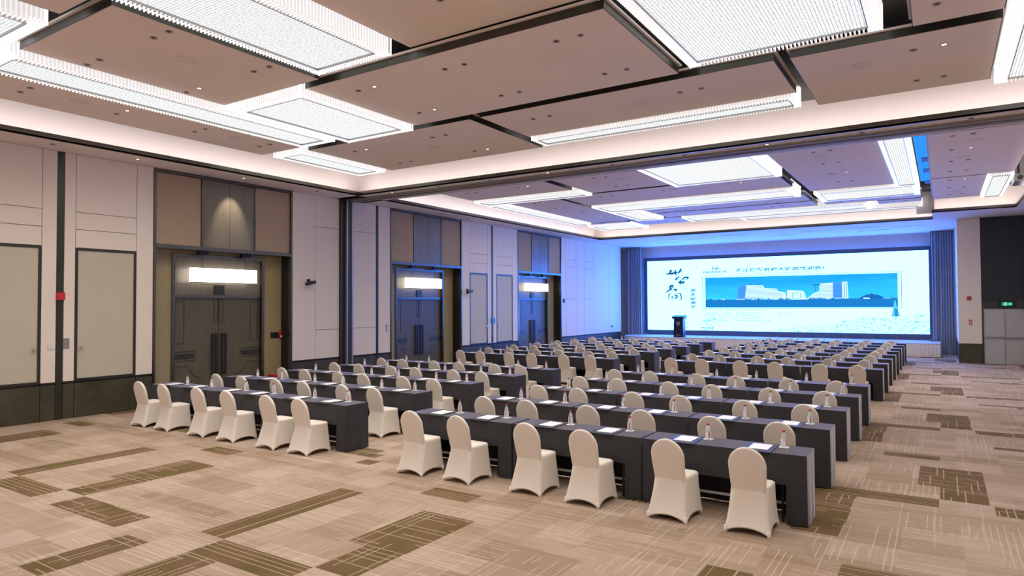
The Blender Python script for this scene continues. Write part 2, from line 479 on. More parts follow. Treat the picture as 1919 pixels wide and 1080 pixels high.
# --- pendant lamps of the portals
def portal_lamp(p0, label):
    t = thing('portal_lamp', label, 'lamp', (XL - 0.24, p0 + 2.02, 2.99), group='lamps over the double doors')
    sh = MB().box(-0.09, 0.09, -0.925, 0.925, 0, 0.36).build('shade', 'lamp_shade', t)
    fr = MB()
    for z in (-0.012, 0.36): fr.box(-0.095, 0.095, -0.93, 0.93, z, z + 0.012)
    fr.build('rim', 'bronze', sh)
    for yy in (-0.62, 0.62):
        MB().tube((0, yy, 0.37), (0, yy, 0.70), 0.006, 6).build('wire', 'black', t)
        MB().box(-0.06, 0.06, yy - 0.13, yy + 0.13, 0.70, 0.79).build('canopy', 'black', t)
portal_lamp(PORT[0], 'glowing white box lamp hung over the double door nearest the camera')
portal_lamp(PORT[1], 'glowing white box lamp hung over the middle double door')
portal_lamp(PORT[2], 'glowing white box lamp hung over the double door nearest the stage')

# --- right end: column, dark panel over a steel double door
wc = struct(MB().box(0.56, 1.29, 31.63, YF + 0.3, 0, 6.8).build('wall_side', 'joint'))
bx('wall_panel', 'cream', wc, 0.535, 1.285, 31.58, 31.63, 0.765, 5.67)
bx('wainscot_panel', 'stone', wc, 0.53, 1.285, 31.575, 31.63, 0, 0.745)
bx('wall_panel', 'cream', wc, 0.53, 0.56, 31.64, YF, 0.765, 5.67)
bx('wainscot_panel', 'stone', wc, 0.525, 0.56, 31.64, YF, 0, 0.745)
wx = struct(MB().box(1.29, XR, 31.63, 31.9, 2.15, 6.8).build('wall_end', 'joint'))
bx('glass_panel', 'dark_glass', wx, 1.30, XR, 31.58, 31.63, 2.44, 5.66)
for a, b in ((1.32, 1.78), (2.38, 3.12)): bx('header_strip', 'dark_metal', wx, a, b, 31.575, 31.63, 2.19, 2.42)
bx('header_strip', 'black', wx, 1.78, 2.38, 31.59, 31.63, 2.17, 2.44)
d4 = structure('door_%d' % jn)
MB().box(1.29, 1.34, 31.56, 31.7, 0, 2.17).box(3.10, XR, 31.56, 31.7, 0, 2.17).box(1.34, 3.10, 31.56, 31.7, 2.13, 2.18).build('frame', 'dark_metal', d4)
for a, b, s in ((1.345, 1.985, 1), (2.02, 3.095, -1)):
    lf = bx('leaf', 'steel_door', d4, a, b, 31.60, 31.65, 0.01, 2.125)
    pb = MB(); pb.box(a + 0.03, b - 0.03, 31.54, 31.57, 1.015, 1.055)
    for q in (a + 0.05, b - 0.07): pb.box(q, q + 0.05, 31.55, 31.60, 0.99, 1.08)
    pb.build('panic_bar', 'grey_metal', lf)
    mb = MB(); e = b - 0.03 if s > 0 else a + 0.03
    mb.tube((e, 31.575, 1.03), (e, 31.53, 1.03), 0.055, 12); mb.build('latch', 'grey_metal', lf)
bx('mullion', 'grey_metal', d4, 1.985, 2.02, 31.585, 31.65, 0.01, 2.125)

# ------------------------------------------------------------------ ceiling
ce = struct(MB().box(XL - 1, XR + 0.3, YB - 0.3, 38, ZC, ZC + 0.25).build('ceiling', 'upper'))
def soff(*a): return bx('soffit', 'soffit', ce, *a)
LIP = 0.12
XT, XTR = -14.70, 2.20
YB0, YB1 = 14.22, 15.36
YN = -1.6
soff(XL - 0.3, XT, YB, YF, ZS, ZS + 0.035)
soff(XTR, XR, YB, YF, ZS, ZS + 0.035)
soff(XT, XTR, YB, YN, ZS, ZS + 0.035)
soff(XT, -0.25, 31.1, YF, ZS, ZS + 0.035)
soff(-0.25, XTR, 28.8, YF, ZS, ZS + 0.035)
bm = bx('beam', 'soffit', ce, XL, XR, YB0, YB1, ZS, ZS + 0.035)
trk = MB()
trk.box(XL, XR, 14.62, 14.72, ZS - 0.03, ZS).box(XL, XR, 14.90, 15.05, ZS - 0.03, ZS).box(XL, XR, 14.72, 14.90, ZS - 0.008, ZS)
trk.build('partition_track', 'track', bm)
MB().box(XL, XR, 15.12, 15.16, ZS - 0.012, ZS).box(XL, XR, 14.52, 14.545, ZS - 0.010, ZS).build('partition_track', 'track', bm)
def lip(x0, x1, y0, y1): bx('cove_lip', 'bronze', ce, x0, x1, y0, y1, ZS - 0.004, ZS + LIP)
T = 0.025
def cove(x0, x1, y0, y1, side):
    """lip on the room side, a led strip behind it, a white back wall"""
    D = 0.50
    if side == 'x-': lip(x1 - T, x1, y0, y1); bk = (x1 - D - 0.02, x1 - D, y0 - D, y1 + D); st = (x1 - 0.20, x1 - 0.08, y0, y1)
    if side == 'x+': lip(x0, x0 + T, y0, y1); bk = (x0 + D, x0 + D + 0.02, y0 - D, y1 + D); st = (x0 + 0.08, x0 + 0.20, y0, y1)
    if side == 'y+': lip(x0, x1, y0, y0 + T); bk = (x0 - D, x1 + D, y0 + D, y0 + D + 0.02); st = (x0, x1, y0 + 0.08, y0 + 0.20)
    if side == 'y-': lip(x0, x1, y1 - T, y1); bk = (x0 - D, x1 + D, y1 - D - 0.02, y1 - D); st = (x0, x1, y1 - 0.20, y1 - 0.08)
    bx('cove_back', 'cove_white', ce, *bk, ZS + 0.035, ZC)
    bx('cove_light', 'cove_led', ce, *st, ZS + 0.036, ZS + 0.05)
cove(XT - 1, XT, YN, YB0, 'x-'); cove(XTR, XTR + 1, YN, YB0, 'x+'); cove(XT, XTR, YB0, YB0 + 1, 'y+'); cove(XT, XTR, YN - 1, YN, 'y-')
cove(XT - 1, XT, YB1, 31.1, 'x-'); cove(XTR, XTR + 1, YB1, 28.8, 'x+'); cove(XT, XTR, YB1 - 1, YB1, 'y-')
cove(XT, -0.25, 31.1, 32, 'y+'); cove(-0.25, XTR, 28.8, 29.8, 'y+')
lip(-0.25, -0.225, 28.8, 31.1)
bx('cove_back', 'cove_white', ce, -0.20, -0.18, 28.8, 31.6, ZS + 0.035, ZC)
for x0, yy in ((-12.6, 33.0), (-10.9, 33.4), (-9.0, 32.6), (-7.2, 34.3), (-5.4, 33.0), (-3.4, 32.8), (-3.2, 34.2), (-1.8, 33.2), (-13.0, 34.6)):
    bx('air_slot', 'joint', ce, x0, x0 + 1.3, yy, yy + 0.05, ZS - 0.004, ZS + 0.01)

# hung ceiling panels (downlights and speakers are set into them)
mb = MB()
mb.lathe([(0.055, -0.004), (0.055, 0.004), (0.040, 0.004), (0.034, 0.045)], n=14, cap=False)
DL = mb.mesh('downlight', 'bronze')
DLL = MB().lathe([(0.034, 0.040), (0.0001, 0.040)], n=12, cap=False).mesh('lens', 'lens')
DLB = MB().lathe([(0.036, 0.042), (0.0001, 0.042)], n=12, cap=False).mesh('lens', 'black')
SPK = MB().lathe([(0.16, 0.0), (0.165, -0.006), (0.13, -0.008), (0.0001, -0.010)], n=24, cap=False).mesh('speaker_grille', 'soffit')
SMK = MB().lathe([(0.06, 0.0), (0.055, -0.02), (0.03, -0.035), (0.0001, -0.036)], n=16, cap=False).mesh('smoke_detector', 'white_plastic')
lit_i = [0]
dlamp = bpy.data.lights.new('downlight_lamp', 'SPOT')
dlamp.energy = DOWNLIGHT; dlamp.spot_size = R(155); dlamp.spot_blend = 1.0; dlamp.color = (1.0, 0.93, 0.87); dlamp.shadow_soft_size = 0.12
def down(loc):
    o = bpy.data.objects.new('downlight_lamp', dlamp); COL.objects.link(o); o.location = loc
def raft(x0, x1, y0, y1, cols=None, th=0.12, rows=None, spk=None, z=6.08):
    ZP = z
    g = MB()
    g.box(x0, x1, y0, y1, ZP, ZP + 0.02, 0)
    w = 0.012
    g.box(x0 - w, x0, y0 - w, y1 + w, ZP + 0.004, ZP + th, 1).box(x1, x1 + w, y0 - w, y1 + w, ZP + 0.004, ZP + th, 1)
    g.box(x0, x1, y0 - w, y0, ZP + 0.004, ZP + th, 1).box(x0, x1, y1, y1 + w, ZP + 0.004, ZP + th, 1)
    # pale tray edge on top
    e = 0.05
    g.box(x0 - e, x1 + e, y0 - e, y0 + e, ZP + th, ZP + th + 0.03, 2).box(x0 - e, x1 + e, y1 - e, y1 + e, ZP + th, ZP + th + 0.03, 2)
    g.box(x0 - e, x0 + e, y0 + e, y1 - e, ZP + th, ZP + th + 0.03, 2).box(x1 - e, x1 + e, y0 + e, y1 - e, ZP + th, ZP + th + 0.03, 2)
    p = g.build('ceiling_panel', ['raft', 'dark_metal', 'soffit'], ce)
    hang = MB()
    for xx in (x0 + 0.2 * (x1 - x0), x1 - 0.2 * (x1 - x0)):
        for yy in (y0 + 0.2 * (y1 - y0), y1 - 0.2 * (y1 - y0)): hang.box(xx - 0.02, xx + 0.02, yy - 0.02, yy + 0.02, ZP + 0.02, ZC)
    hang.build('hanger', 'joint', p)
    if cols is None:
        nx = max(1, round((x1 - x0) / 1.9)); cols = [x0 + (x1 - x0) * (k + 0.5) / nx for k in range(nx)]
    if rows is None:
        rows = [4.94 + 1.59 * k for k in range(-4, 20) if y0 + 0.25 < 4.94 + 1.59 * k < y1 - 0.25] or [(y0 + y1) / 2]
    for yy in rows:
        for xx in cols:
            for dx in (-0.19, 0.19):
                o = place('downlight', DL, p, (xx + dx, yy, ZP - 0.001))
                lit_i[0] += 1
                place('downlight_lens', DLL if lit_i[0] % 6 == 0 else DLB, p, (xx + dx, yy, ZP - 0.043))
    for yy in rows:
        for xx in cols: down((xx, yy, ZP - 0.03))
    for s in spk or ():
        place('speaker_grille', SPK, p, (*s, ZP))
    return p
# near bay
raft(-11.05, -8.50, 4.12, 7.34, [-10.73, -8.87], spk=[(-9.46, 5.66)])
raft(-13.95, -12.50, -0.6, 10.30, [-13.06], spk=[(-13.0, 5.75), (-13.0, 8.9)])
raft(-9.05, -3.50, 7.55, 10.35, [-8.2, -6.3, -4.3])
raft(-12.62, -7.86, 10.62, 13.47, [-11.6, -9.2], spk=[(-9.9, 12.0)])
raft(-7.60, -2.10, 10.62, 12.45, [-6.6, -3.6], spk=[(-4.6, 11.5)])
raft(-1.86, 0.72, 10.66, 13.47, [-0.1], spk=[(-1.0, 11.6)])
raft(-6.66, -3.70, 2.3, 7.50, [-5.1], spk=[(-6.1, 4.4)], z=6.26)
raft(-0.26, 0.72, 4.4, 10.32, [0.2], spk=[(0.3, 9.6)])
raft(-9.35, -6.9, -0.6, 1.3); raft(-9.30, -8.6, 1.5, 3.88, [-8.95]); raft(-6.4, -3.52, -0.6, 2.0); raft(-3.3, 0.72, -0.6, 4.2, [-2.4, -0.3])
# far bay
raft(-13.98, -10.02, 16.15, 19.06); raft(-9.72, -6.98, 16.15, 19.95, spk=[(-7.9, 18.2)]); raft(-13.32, -11.26, 20.32, 27.40)
raft(-11.08, -3.94, 20.16, 22.50, [-9.6, -7.4, -5.3]); raft(-9.86, -3.92, 24.42, 25.90, [-8.6, -5.2]); raft(-9.80, -3.92, 26.06, 27.40, [-8.6, -5.2])
raft(-11.62, -9.40, 27.60, 29.42); raft(-9.28, -7.22, 29.05, 29.42); raft(-3.58, -1.20, 16.15, 23.76, [-2.4], spk=[(-2.5, 18.2), (-2.6, 21.0)])
raft(-3.58, -0.56, 26.12, 27.30); raft(-1.90, -0.56, 27.46, 28.30); raft(-0.20, 1.78, 16.15, 23.42, [0.45], spk=[(0.5, 20.4), (0.7, 18.4)]); raft(-0.20, 1.14, 23.52, 28.15, [0.45], spk=[(0.4, 26.6)])
raft(-14.0, -11.75, 27.56, 28.0)

# crystal ceiling lights
def crystal(x0, x1, y0, y1, label, dz=-0.08):
    z0 = ZP + dz
    t = thing('crystal_ceiling_light', label, 'ceiling light', ((x0 + x1) / 2, (y0 + y1) / 2, z0), group='crystal ceiling lights')
    a, b = (x1 - x0) / 2, (y1 - y0) / 2
    w = min(0.17, a * 0.34, b * 0.34)
    MB().box(-a + w, a - w, -b + w, b - w, 0.03, 0.045).build('diffuser', 'diffuser', t)
    fr = MB(); q = 0.012
    for (i, o_) in ((w, w - q), ):
        fr.box(-a + o_, -a + i, -b + o_, b - o_, 0.0, 0.035).box(a - i, a - o_, -b + o_, b - o_, 0.0, 0.035)
        fr.box(-a + i, a - i, -b + o_, -b + i, 0.0, 0.035).box(-a + i, a - i, b - i, b - o_, 0.0, 0.035)
    fr.build('frame', 'grey_metal', t)
    bk = MB()
    h = 0.33
    bk.box(-a + 0.02, a - 0.02, -b + 0.02, b - 0.02, 0.06, h, 0)
    bk.box(-a + 0.25, a - 0.25, -b + 0.25, b - 0.25, h, ZC - z0, 1)
    bk.build('housing', ['crystal_back', 'joint'], t)
    rod = MB()
    def run(n, fn):
        for k in range(n + 1): fn(k / n)
    pitch = 0.055
    r = 0.009
    for s in (-1, 1):
        nx = int(2 * a / pitch)
        for k in range(nx + 1):
            xx = -a + 2 * a * k / nx
            rod.box(xx - r, xx + r, s * b - r, s * b + r, 0.0, h + 0.03)
            if w - q > 0.03: rod.box(xx - r, xx + r, min(s * b, s * (b - w + q)), max(s * b, s * (b - w + q)), 0.004, 0.018)
        ny = int(2 * b / pitch)
        for k in range(ny + 1):
            yy = -b + 2 * b * k / ny
            rod.box(s * a - r, s * a + r, yy - r, yy + r, 0.0, h + 0.03)
            if w - q > 0.03: rod.box(min(s * a, s * (a - w + q)), max(s * a, s * (a - w + q)), yy - r, yy + r, 0.004, 0.018)
    o = rod.build('crystal_rods', 'crystal', t); o['kind'] = 'stuff'
    return t
CL = [
 (-12.15, -11.12, 3.95, 10.05, 'long narrow crystal light running beside the near left panel strip', -0.11),
 (-8.42, -6.85, 1.60, 7.28, 'large crystal light cut by the top edge, left of centre', 0.03),
 (-10.95, -9.10, 7.46, 10.32, 'square crystal light beside the far end of the long left strip light', -0.11),
 (-13.65, -12.68, 10.42, 13.25, 'crystal light in the far left corner of the near ceiling bay'),
 (-7.55, -2.13, 12.50, 13.12, 'thin crystal strip light along the near side of the ceiling beam'),
 (-3.28, -0.62, 4.40, 10.30, 'largest crystal light, at the top of the picture right of centre', 0.03),
 (0.80, 1.80, 8.00, 13.55, 'crystal light at the upper right edge of the picture'),
 (-12.40, -9.60, 1.00, 3.86, 'crystal light in the upper left corner of the picture'),
 (-13.98, -9.76, 19.18, 20.02, 'first crystal strip behind the beam at its far left end'),
 (-14.08, -13.42, 20.14, 27.40, 'crystal strip along the left cove of the far ceiling bay'),
 (-11.02, -3.98, 22.62, 24.26, 'long crystal strip crossing the middle of the far ceiling bay'),
 (-11.05, -9.98, 24.34, 27.40, 'short crystal light forming an L with the long middle strip'),
 (-6.88, -3.78, 16.15, 20.04, 'large square crystal light just behind the beam'),
 (-9.20, -2.22, 27.52, 28.90, 'long crystal strip near the stage end of the ceiling'),
 (-13.90, -11.75, 28.10, 30.20, 'crystal light in the far left corner near the stage'),
 (-1.14, -0.56, 16.15, 23.88, 'crystal strip running toward the stage beside the blue ceiling slot'),
 (-3.52, -0.56, 23.98, 26.02, 'crystal light crossing the far end of the strip by the blue slot'),
 (-7.15, -0.56, 29.05, 29.90, 'last crystal strip before the stage soffit'),
 (1.20, 1.78, 23.52, 28.10, 'small crystal strip at the far right of the ceiling'),
 (-2.15, 0.65, -1.2, -0.7, 'thin crystal strip added on the unseen ceiling behind the camera'),  # this and the next are out of view, added to light the hall
 (-12.4, -9.5, -1.2, 0.8, 'crystal light added on the unseen ceiling above the rear left corner'),
]
for c in CL: crystal(*c)

t = thing('blue_band', 'bright blue glowing band in the ceiling slot at far right', 'light strip', (-0.38, 21.0, 6.26))
MB().box(-0.13, 0.13, -4.9, 3.9, 0, 0.02).build('strip', 'blue_glow', t)  # emissive blue band filling the slot between the panels
MB().box(-0.15, 0.15, -4.9, 3.9, 0.02, 0.06).build('backing', 'joint', t)
for yy in (-3.9, 0.1, 1.9, 4.1): MB().box(-0.02, 0.13, yy - 0.28, yy + 0.28, -0.02, 0.0).build('bracket', 'scr_hill2', t)
# spot over the first portal
def spot(loc, to, power, size, blend, colr, name):
    l = bpy.data.lights.new(name, 'SPOT'); l.energy = power; l.spot_size = R(size); l.spot_blend = blend; l.color = colr; l.shadow_soft_size = 0.04
    o = bpy.data.objects.new(name, l); COL.objects.link(o); o.location = loc
    d = Vector(to) - Vector(loc); o.rotation_euler = d.to_track_quat('-Z', 'Y').to_euler()
def soffit_light(x, y, lit):
    o = place('soffit_downlight', DL, ce, (x, y, ZS - 0.001)); place('downlight_lens', DLL if lit else DLB, ce, (x, y, ZS - 0.043))
for k, y in enumerate([6.2, 7.9, 10.6, 13.0, 18.6, 20.3, 22.6, 26.7, 29.6]): soffit_light(-15.1, y, k in (1, 2))
for k in range(9): soffit_light(-13.5 + 1.75 * k, 14.42, k % 3 == 0)
for x in (-12.6, -9.6, -6.6, -3.6, -0.9):
    soffit_light(x, 32.4, True); down((x, 32.4, ZS - 0.03))
spot((-15.1, 10.6, 5.66), (-15.75, 10.6, 4.5), 95, 52, 0.7, (1, 0.86, 0.74), 'portal_spot')

# ------------------------------------------------------------------ stage end
def stage():
    t = thing('stage', 'low stage with pleated cream skirt in front of the led wall', 'stage', (0, 0, 0))
    out = [(-0.50, 36.9), (-0.50, 36.1), (-0.08, 36.1), (-0.08, 34.0)]
    cx, cy, r = -13.4, 35.9, 1.9
    for k in range(13):
        a = R(270 - 90 * k / 12)
        out.append((cx + r * math.cos(a), cy + r * math.sin(a)))
    out.append((-15.3, 36.9))
    g = MB(); n = len(out)
    g.add([(x, y, 0.60) for x, y in out] + [(x, y, 0.57) for x, y in out], [tuple(reversed(range(n))), tuple(range(n, 2 * n))] + [(i, (i + 1) % n, n + (i + 1) % n, n + i) for i in range(n)])
    g.build('platform', 'stage_top', t)
    # skirt with pleats
    pts = [Vector((x, y, 0)) for x, y in out]
    path = []
    for a, b in zip(pts, pts[1:]):
        L = (b - a).length; k = max(1, int(L / 0.035))
        for i in range(k): path.append((a.lerp(b, i / k), (b - a).normalized()))
    vs = []; fs = []
    for i, (p, d) in enumerate(path):
        nrm = Vector((d.y, -d.x, 0)) * -1
        amp = 0.03 * math.sin(i * 1.55) + 0.008 * math.sin(i * 0.61)
        for z, s in ((0.565, 0.2), (0.3, 0.8), (0.01, 1.2)):
            q = p - nrm * (0.0) + nrm * (amp * s)
            vs.append((q.x, q.y, z))
    for i in range(len(path) - 1):
        for j in range(2): fs.append((i * 3 + j, i * 3 + j + 1, i * 3 + 4 + j, i * 3 + 3 + j))
    MB().add(vs, fs).build('skirt', 'skirt_cloth', t, True)
stage()

def curtain(x0, x1, y, z0, z1, n, label):
    t = thing('stage_curtain', label, 'curtain', ((x0 + x1) / 2, y, z0), group='stage curtains')
    w = x1 - x0
    g = MB()
    def fn(u, v):
        ph = u * n * 2 * math.pi
        return (-w / 2 + w * u + 0.015 * math.sin(ph * 0.5 + v * 2), 0.085 * math.sin(ph) + 0.03 * math.sin(ph * 0.37 + 1), (z1 - z0) * v)
    g.grid(fn, n * 10, 6).build('drape', 'curtain', t, True)
    MB().box(-w / 2, w / 2, -0.05, 0.05, z1 - z0 - 0.02, z1 - z0).build('rail', 'dark_metal', t)
curtain(-15.62, -14.62, 36.45, 0.61, 5.67, 9, 'blue-grey pleated curtain at the left end of the led wall')
curtain(-0.42, 0.50, 36.30, 0.02, 5.67, 9, 'blue-grey pleated curtain between led wall and cream column')

# led wall with its picture and writing
YS = 37.0
def em(key, c, s=1.0): emit(key, c, s)
em('scr_white', SCREEN_W); em('scr_ink', (0.010, 0.065, 0.13)); em('scr_grey', (0.10, 0.15, 0.19)); em('scr_light', (0.55, 0.78, 0.90))
em('scr_water', (0.01, 0.17, 0.50)); em('scr_bld', (0.55, 0.85, 1.25)); em('scr_bld_blue', (0.06, 0.27, 0.95)); em('scr_line', (0.03, 0.20, 0.55)); em('scr_hill', (0.01, 0.12, 0.42)); em('scr_cyan', (0.08, 0.50, 0.85))
n = NT('scr_sky'); M['scr_sky'] = n.m
P, x, y, z = n.pos()
e = n.n.new('ShaderNodeEmission')
cl = n.noise(n.mapv(P, (0.35, 1, 2.4)), 1.0, 4)
n.link(n.mix(n.ramp(n.math('ADD', n.math('MULTIPLY', n.math('SUBTRACT', 3.8, z), 0.30), n.math('MULTIPLY', cl, 0.55)), 0.25, 0.8), (0.012, 0.30, 0.98), (0.04, 0.58, 1.0)), e.inputs[0])
n.link(e.outputs[0], n.out.inputs[0])
n = NT('scr_rock'); M['scr_rock'] = n.m
P = n.pos()[0]
e = n.n.new('ShaderNodeEmission')
n.link(n.mix(n.ramp(n.noise(n.mapv(P, (2.2, 1, 5.0)), 2.0, 6, 0.75), 0.50, 0.62), (0.58, 1.3, 4.0), (0.10, 0.42, 0.70)), e.inputs[0])
n.link(e.outputs[0], n.out.inputs[0])

scr = thing('led_screen', 'wide led wall showing blue hotel photograph and dark calligraphy', 'screen', (0, 0, 0))
f = MB()
f.box(-14.66, -14.47, YS - 0.06, YS + 0.1, 0.70, 5.06).box(-0.50, -0.30, YS - 0.06, YS + 0.1, 0.70, 5.06)
f.box(-14.47, -0.50, YS - 0.06, YS + 0.1, 4.86, 5.06).box(-14.47, -0.50, YS - 0.06, YS + 0.1, 0.62, 0.88)
f.build('bezel', 'bezel', scr)
disp = bx('display', 'scr_white', scr, -14.47, -0.50, YS, YS + 0.08, 0.88, 4.86)
def flat(name, mat, poly, lvl, parent=disp):
    y = YS - 0.002 - 0.0015 * lvl
    return MB().prism(poly, y, y + 0.001).build(name, mat, parent)
rc = lambda x0, x1, z0, z1: [(x0, z0), (x1, z0), (x1, z1), (x0, z1)]
# picture frame line and picture
for r_ in ((-11.25, -11.22, 2.12, 3.90), (-1.64, -1.61, 2.12, 3.90), (-11.25, -1.61, 2.10, 2.12), (-11.25, -1.61, 3.885, 3.90)): flat('picture_border', 'scr_grey', rc(*r_), 1)
flat('picture_sky', 'scr_sky', rc(-11.08, -1.78, 2.58, 3.82), 1)
flat('picture_water', 'scr_water', rc(-11.08, -1.78, 2.16, 2.60), 2)
flat('picture_building', 'scr_bld', [(-9.36, 2.57), (-9.30, 3.20), (-9.10, 3.37), (-8.02, 3.34), (-7.92, 3.19), (-7.32, 3.16), (-7.25, 3.01), (-6.88, 2.95), (-6.82, 2.57)][::-1], 2)
flat('picture_building', 'scr_bld', [(-6.80, 2.57), (-6.80, 3.07), (-6.02, 3.02), (-5.92, 2.86), (-5.88, 2.57)][::-1], 3)
flat('picture_building', 'scr_bld', [(-5.90, 2.57), (-5.51, 2.88), (-5.24, 3.01), (-5.23, 3.37), (-4.22, 3.44), (-3.96, 3.45), (-3.92, 2.60)][::-1], 2)
flat('picture_building', 'scr_bld_blue', [(-9.36, 2.62), (-9.30, 3.20), (-9.10, 3.37), (-8.85, 3.37), (-8.95, 2.62)][::-1], 3)
flat('picture_building', 'scr_bld_blue', [(-4.62, 2.64), (-4.62, 3.41), (-4.20, 3.44), (-4.20, 2.64)][::-1], 3)
flat('picture_gate', 'scr_cyan', rc(-6.55, -6.12, 2.63, 2.92), 4); flat('picture_gate', 'scr_bld', rc(-6.51, -6.16, 2.66, 2.89), 5)
for k in range(11):
    zz = 2.64 + 0.062 * k
    xe = -7.0 if zz < 2.95 else (-7.3 if zz < 3.14 else -8.05)
    flat('picture_floor_line', 'scr_line', rc(-9.25, xe, zz, zz + 0.014), 4)
    xa = -5.75 + max(0, (zz - 2.64)) * 1.45 if zz < 3.0 else -5.2
    flat('picture_floor_line', 'scr_line', rc(xa, -4.2, zz, zz + 0.014), 4)
for xx in (-4.12, -4.03): flat('picture_floor_line', 'scr_line', rc(xx, xx + 0.03, 2.64, 3.42), 4)
for xx in (-8.75, -8.3): flat('picture_roof_sign', 'scr_line', rc(xx, xx + 0.18, 3.36, 3.42), 4)
flat('picture_roof_sign', 'scr_hill', rc(-5.6, -5.2, 3.30, 3.34), 4); flat('picture_roof_sign', 'scr_line', rc(-5.45, -5.40, 2.98, 3.30), 3)
flat('picture_hill', 'scr_hill', [(-3.50, 2.58), (-3.30, 2.70), (-3.10, 2.79), (-2.97, 2.80), (-2.90, 2.85), (-2.82, 2.80), (-2.6, 2.76), (-2.41, 2.66), (-2.3, 2.60)][::-1], 3)
rr = random.Random(3)
for k in range(46):
    xx = -11.05 + 9.1 * rr.random(); w = 0.06 + 0.2 * rr.random(); hh = 0.02 + 0.05 * rr.random()
    flat('picture_shore', rr.choice(['scr_hill', 'scr_bld', 'scr_cyan', 'scr_line']), rc(xx, min(-1.8, xx + w), 2.575, 2.585 + hh), 6)
# tower and rocks at the lower right
flat('picture_tower', 'scr_cyan', [(-2.06, 1.70), (-1.98, 2.2), (-1.93, 2.5), (-1.89, 2.5), (-1.83, 2.2), (-1.70, 1.72)][::-1], 7)
flat('picture_tower', 'scr_line', rc(-1.92, -1.80, 1.72, 2.1), 8)
flat('picture_rocks', 'scr_rock', [(-8.2, 0.90), (-7.0, 1.08), (-5.4, 1.22), (-4.67, 1.30), (-3.9, 1.56), (-3.3, 1.70), (-2.76, 1.68), (-2.31, 1.66), (-1.6, 1.72), (-1.0, 1.86), (-0.51, 1.80), (-0.51, 0.885), (-8.2, 0.885)][::-1], 6)
rr = random.Random(11)
for k in range(40):        # ink branches round the lectern
    a = rr.uniform(-0.6, 0.6); l = rr.uniform(0.1, 0.5); cx = -11.75 + rr.choice((-1, 1)) * rr.uniform(0.4, 1.25); cz = 1.15 + rr.uniform(-0.22, 0.35)
    dx, dz = l * math.cos(a) / 2, l * math.sin(a) / 2; t = 0.014
    flat('ink_branch', rr.choice(['scr_cyan', 'scr_grey', 'scr_line']), [(cx - dx, cz - dz - t), (cx + dx, cz + dz - t), (cx + dx, cz + dz + t), (cx - dx, cz - dz + t)], 7)

def text(body, x0, x1, z0, z1, mat, lvl=9, shear=0.0, bold=0.0, name='lettering', rot=0.0):
    cu = bpy.data.curves.new('txt', 'FONT'); cu.body = body; cu.resolution_u = 2; cu.offset = bold
    ob = bpy.data.objects.new('txt', cu); COL.objects.link(ob)
    bpy.context.view_layer.update()
    me = bpy.data.meshes.new_from_object(ob.evaluated_get(bpy.context.evaluated_depsgraph_get()))
    bpy.data.objects.remove(ob); bpy.data.curves.remove(cu)
    co = [(v.co.x + shear * v.co.y, v.co.y) for v in me.vertices]
    if rot: co = [(a * math.cos(rot) - b * math.sin(rot), a * math.sin(rot) + b * math.cos(rot)) for a, b in co]
    if not co: return None
    ax, bx_ = min(c[0] for c in co), max(c[0] for c in co); az, bz = min(c[1] for c in co), max(c[1] for c in co)
    yy = YS - 0.002 - 0.0015 * lvl
    for v, (a, b) in zip(me.vertices, co):
        v.co = (x0 + (a - ax) / (bx_ - ax) * (x1 - x0), yy, z0 + (b - az) / (bz - az) * (z1 - z0))
    me.materials.clear(); me.materials.append(M[mat])
    me.polygons.foreach_set('material_index', [0] * len(me.polygons))
    return place(name, me, disp)
def brush(strokes, w=0.040):
    """one brush-written character: tapered ribbons along each stroke"""
    g = MB()
    to = lambda p: (-13.32 + (p[0] / 11.36 - 9) * 0.0307, 4.06 - (p[1] / 11.36 - 20) * 0.0308)
    for li, st in enumerate(strokes):
        pts = [to(p) for p in st]
        fine = []
        for a, b in zip(pts, pts[1:]):
            for k in range(6): fine.append((a[0] + (b[0] - a[0]) * k / 6, a[1] + (b[1] - a[1]) * k / 6))
        fine.append(pts[-1])
        for _ in range(3): fine = [fine[0]] + [((a[0] + 2 * b[0] + c[0]) / 4, (a[1] + 2 * b[1] + c[1]) / 4) for a, b, c in zip(fine, fine[1:], fine[2:])] + [fine[-1]]
        N_ = len(fine); vs = []
        y = YS - 0.012 - 0.0006 * li
        for k, p in enumerate(fine):
            a = fine[max(0, k - 1)]; b = fine[min(N_ - 1, k + 1)]
            d = Vector((b[0] - a[0], b[1] - a[1])).normalized()
            u = k / (N_ - 1)
            ww = w * 0.72 * (0.55 + 0.75 * math.sin(math.pi * min(1, u * 1.1 + 0.12)) - 0.15 * u)
            vs += [(p[0] - d.y * ww, y, p[1] + d.x * ww), (p[0] + d.y * ww, y, p[1] - d.x * ww)]
        g.add(vs, [(2 * k, 2 * k + 1, 2 * k + 3, 2 * k + 2) for k in range(N_ - 1)])
    g.build('calligraphy', 'scr_ink', disp)
brush([[(95, 215), (240, 205), (330, 185), (470, 172)], [(235, 148), (185, 150), (182, 215), (240, 235)], [(298, 132), (298, 228), (345, 236)], [(430, 108), (388, 180), (345, 236)]], 0.062)
brush([[(385, 268), (300, 330), (320, 352), (415, 308)], [(440, 342), (500, 290), (592, 298), (525, 342), (450, 335)], [(432, 352), (370, 398), (402, 420), (492, 376), (480, 412), (420, 440), (355, 472)], [(400, 385), (452, 400)]], 0.050)
brush([[(150, 505), (220, 448), (252, 470), (228, 522), (150, 512)], [(202, 448), (192, 540), (100, 602), (62, 612)], [(165, 480), (245, 490)], [(192, 500), (215, 576)], [(250, 545), (326, 548), (292, 586), (252, 580)]], 0.052)
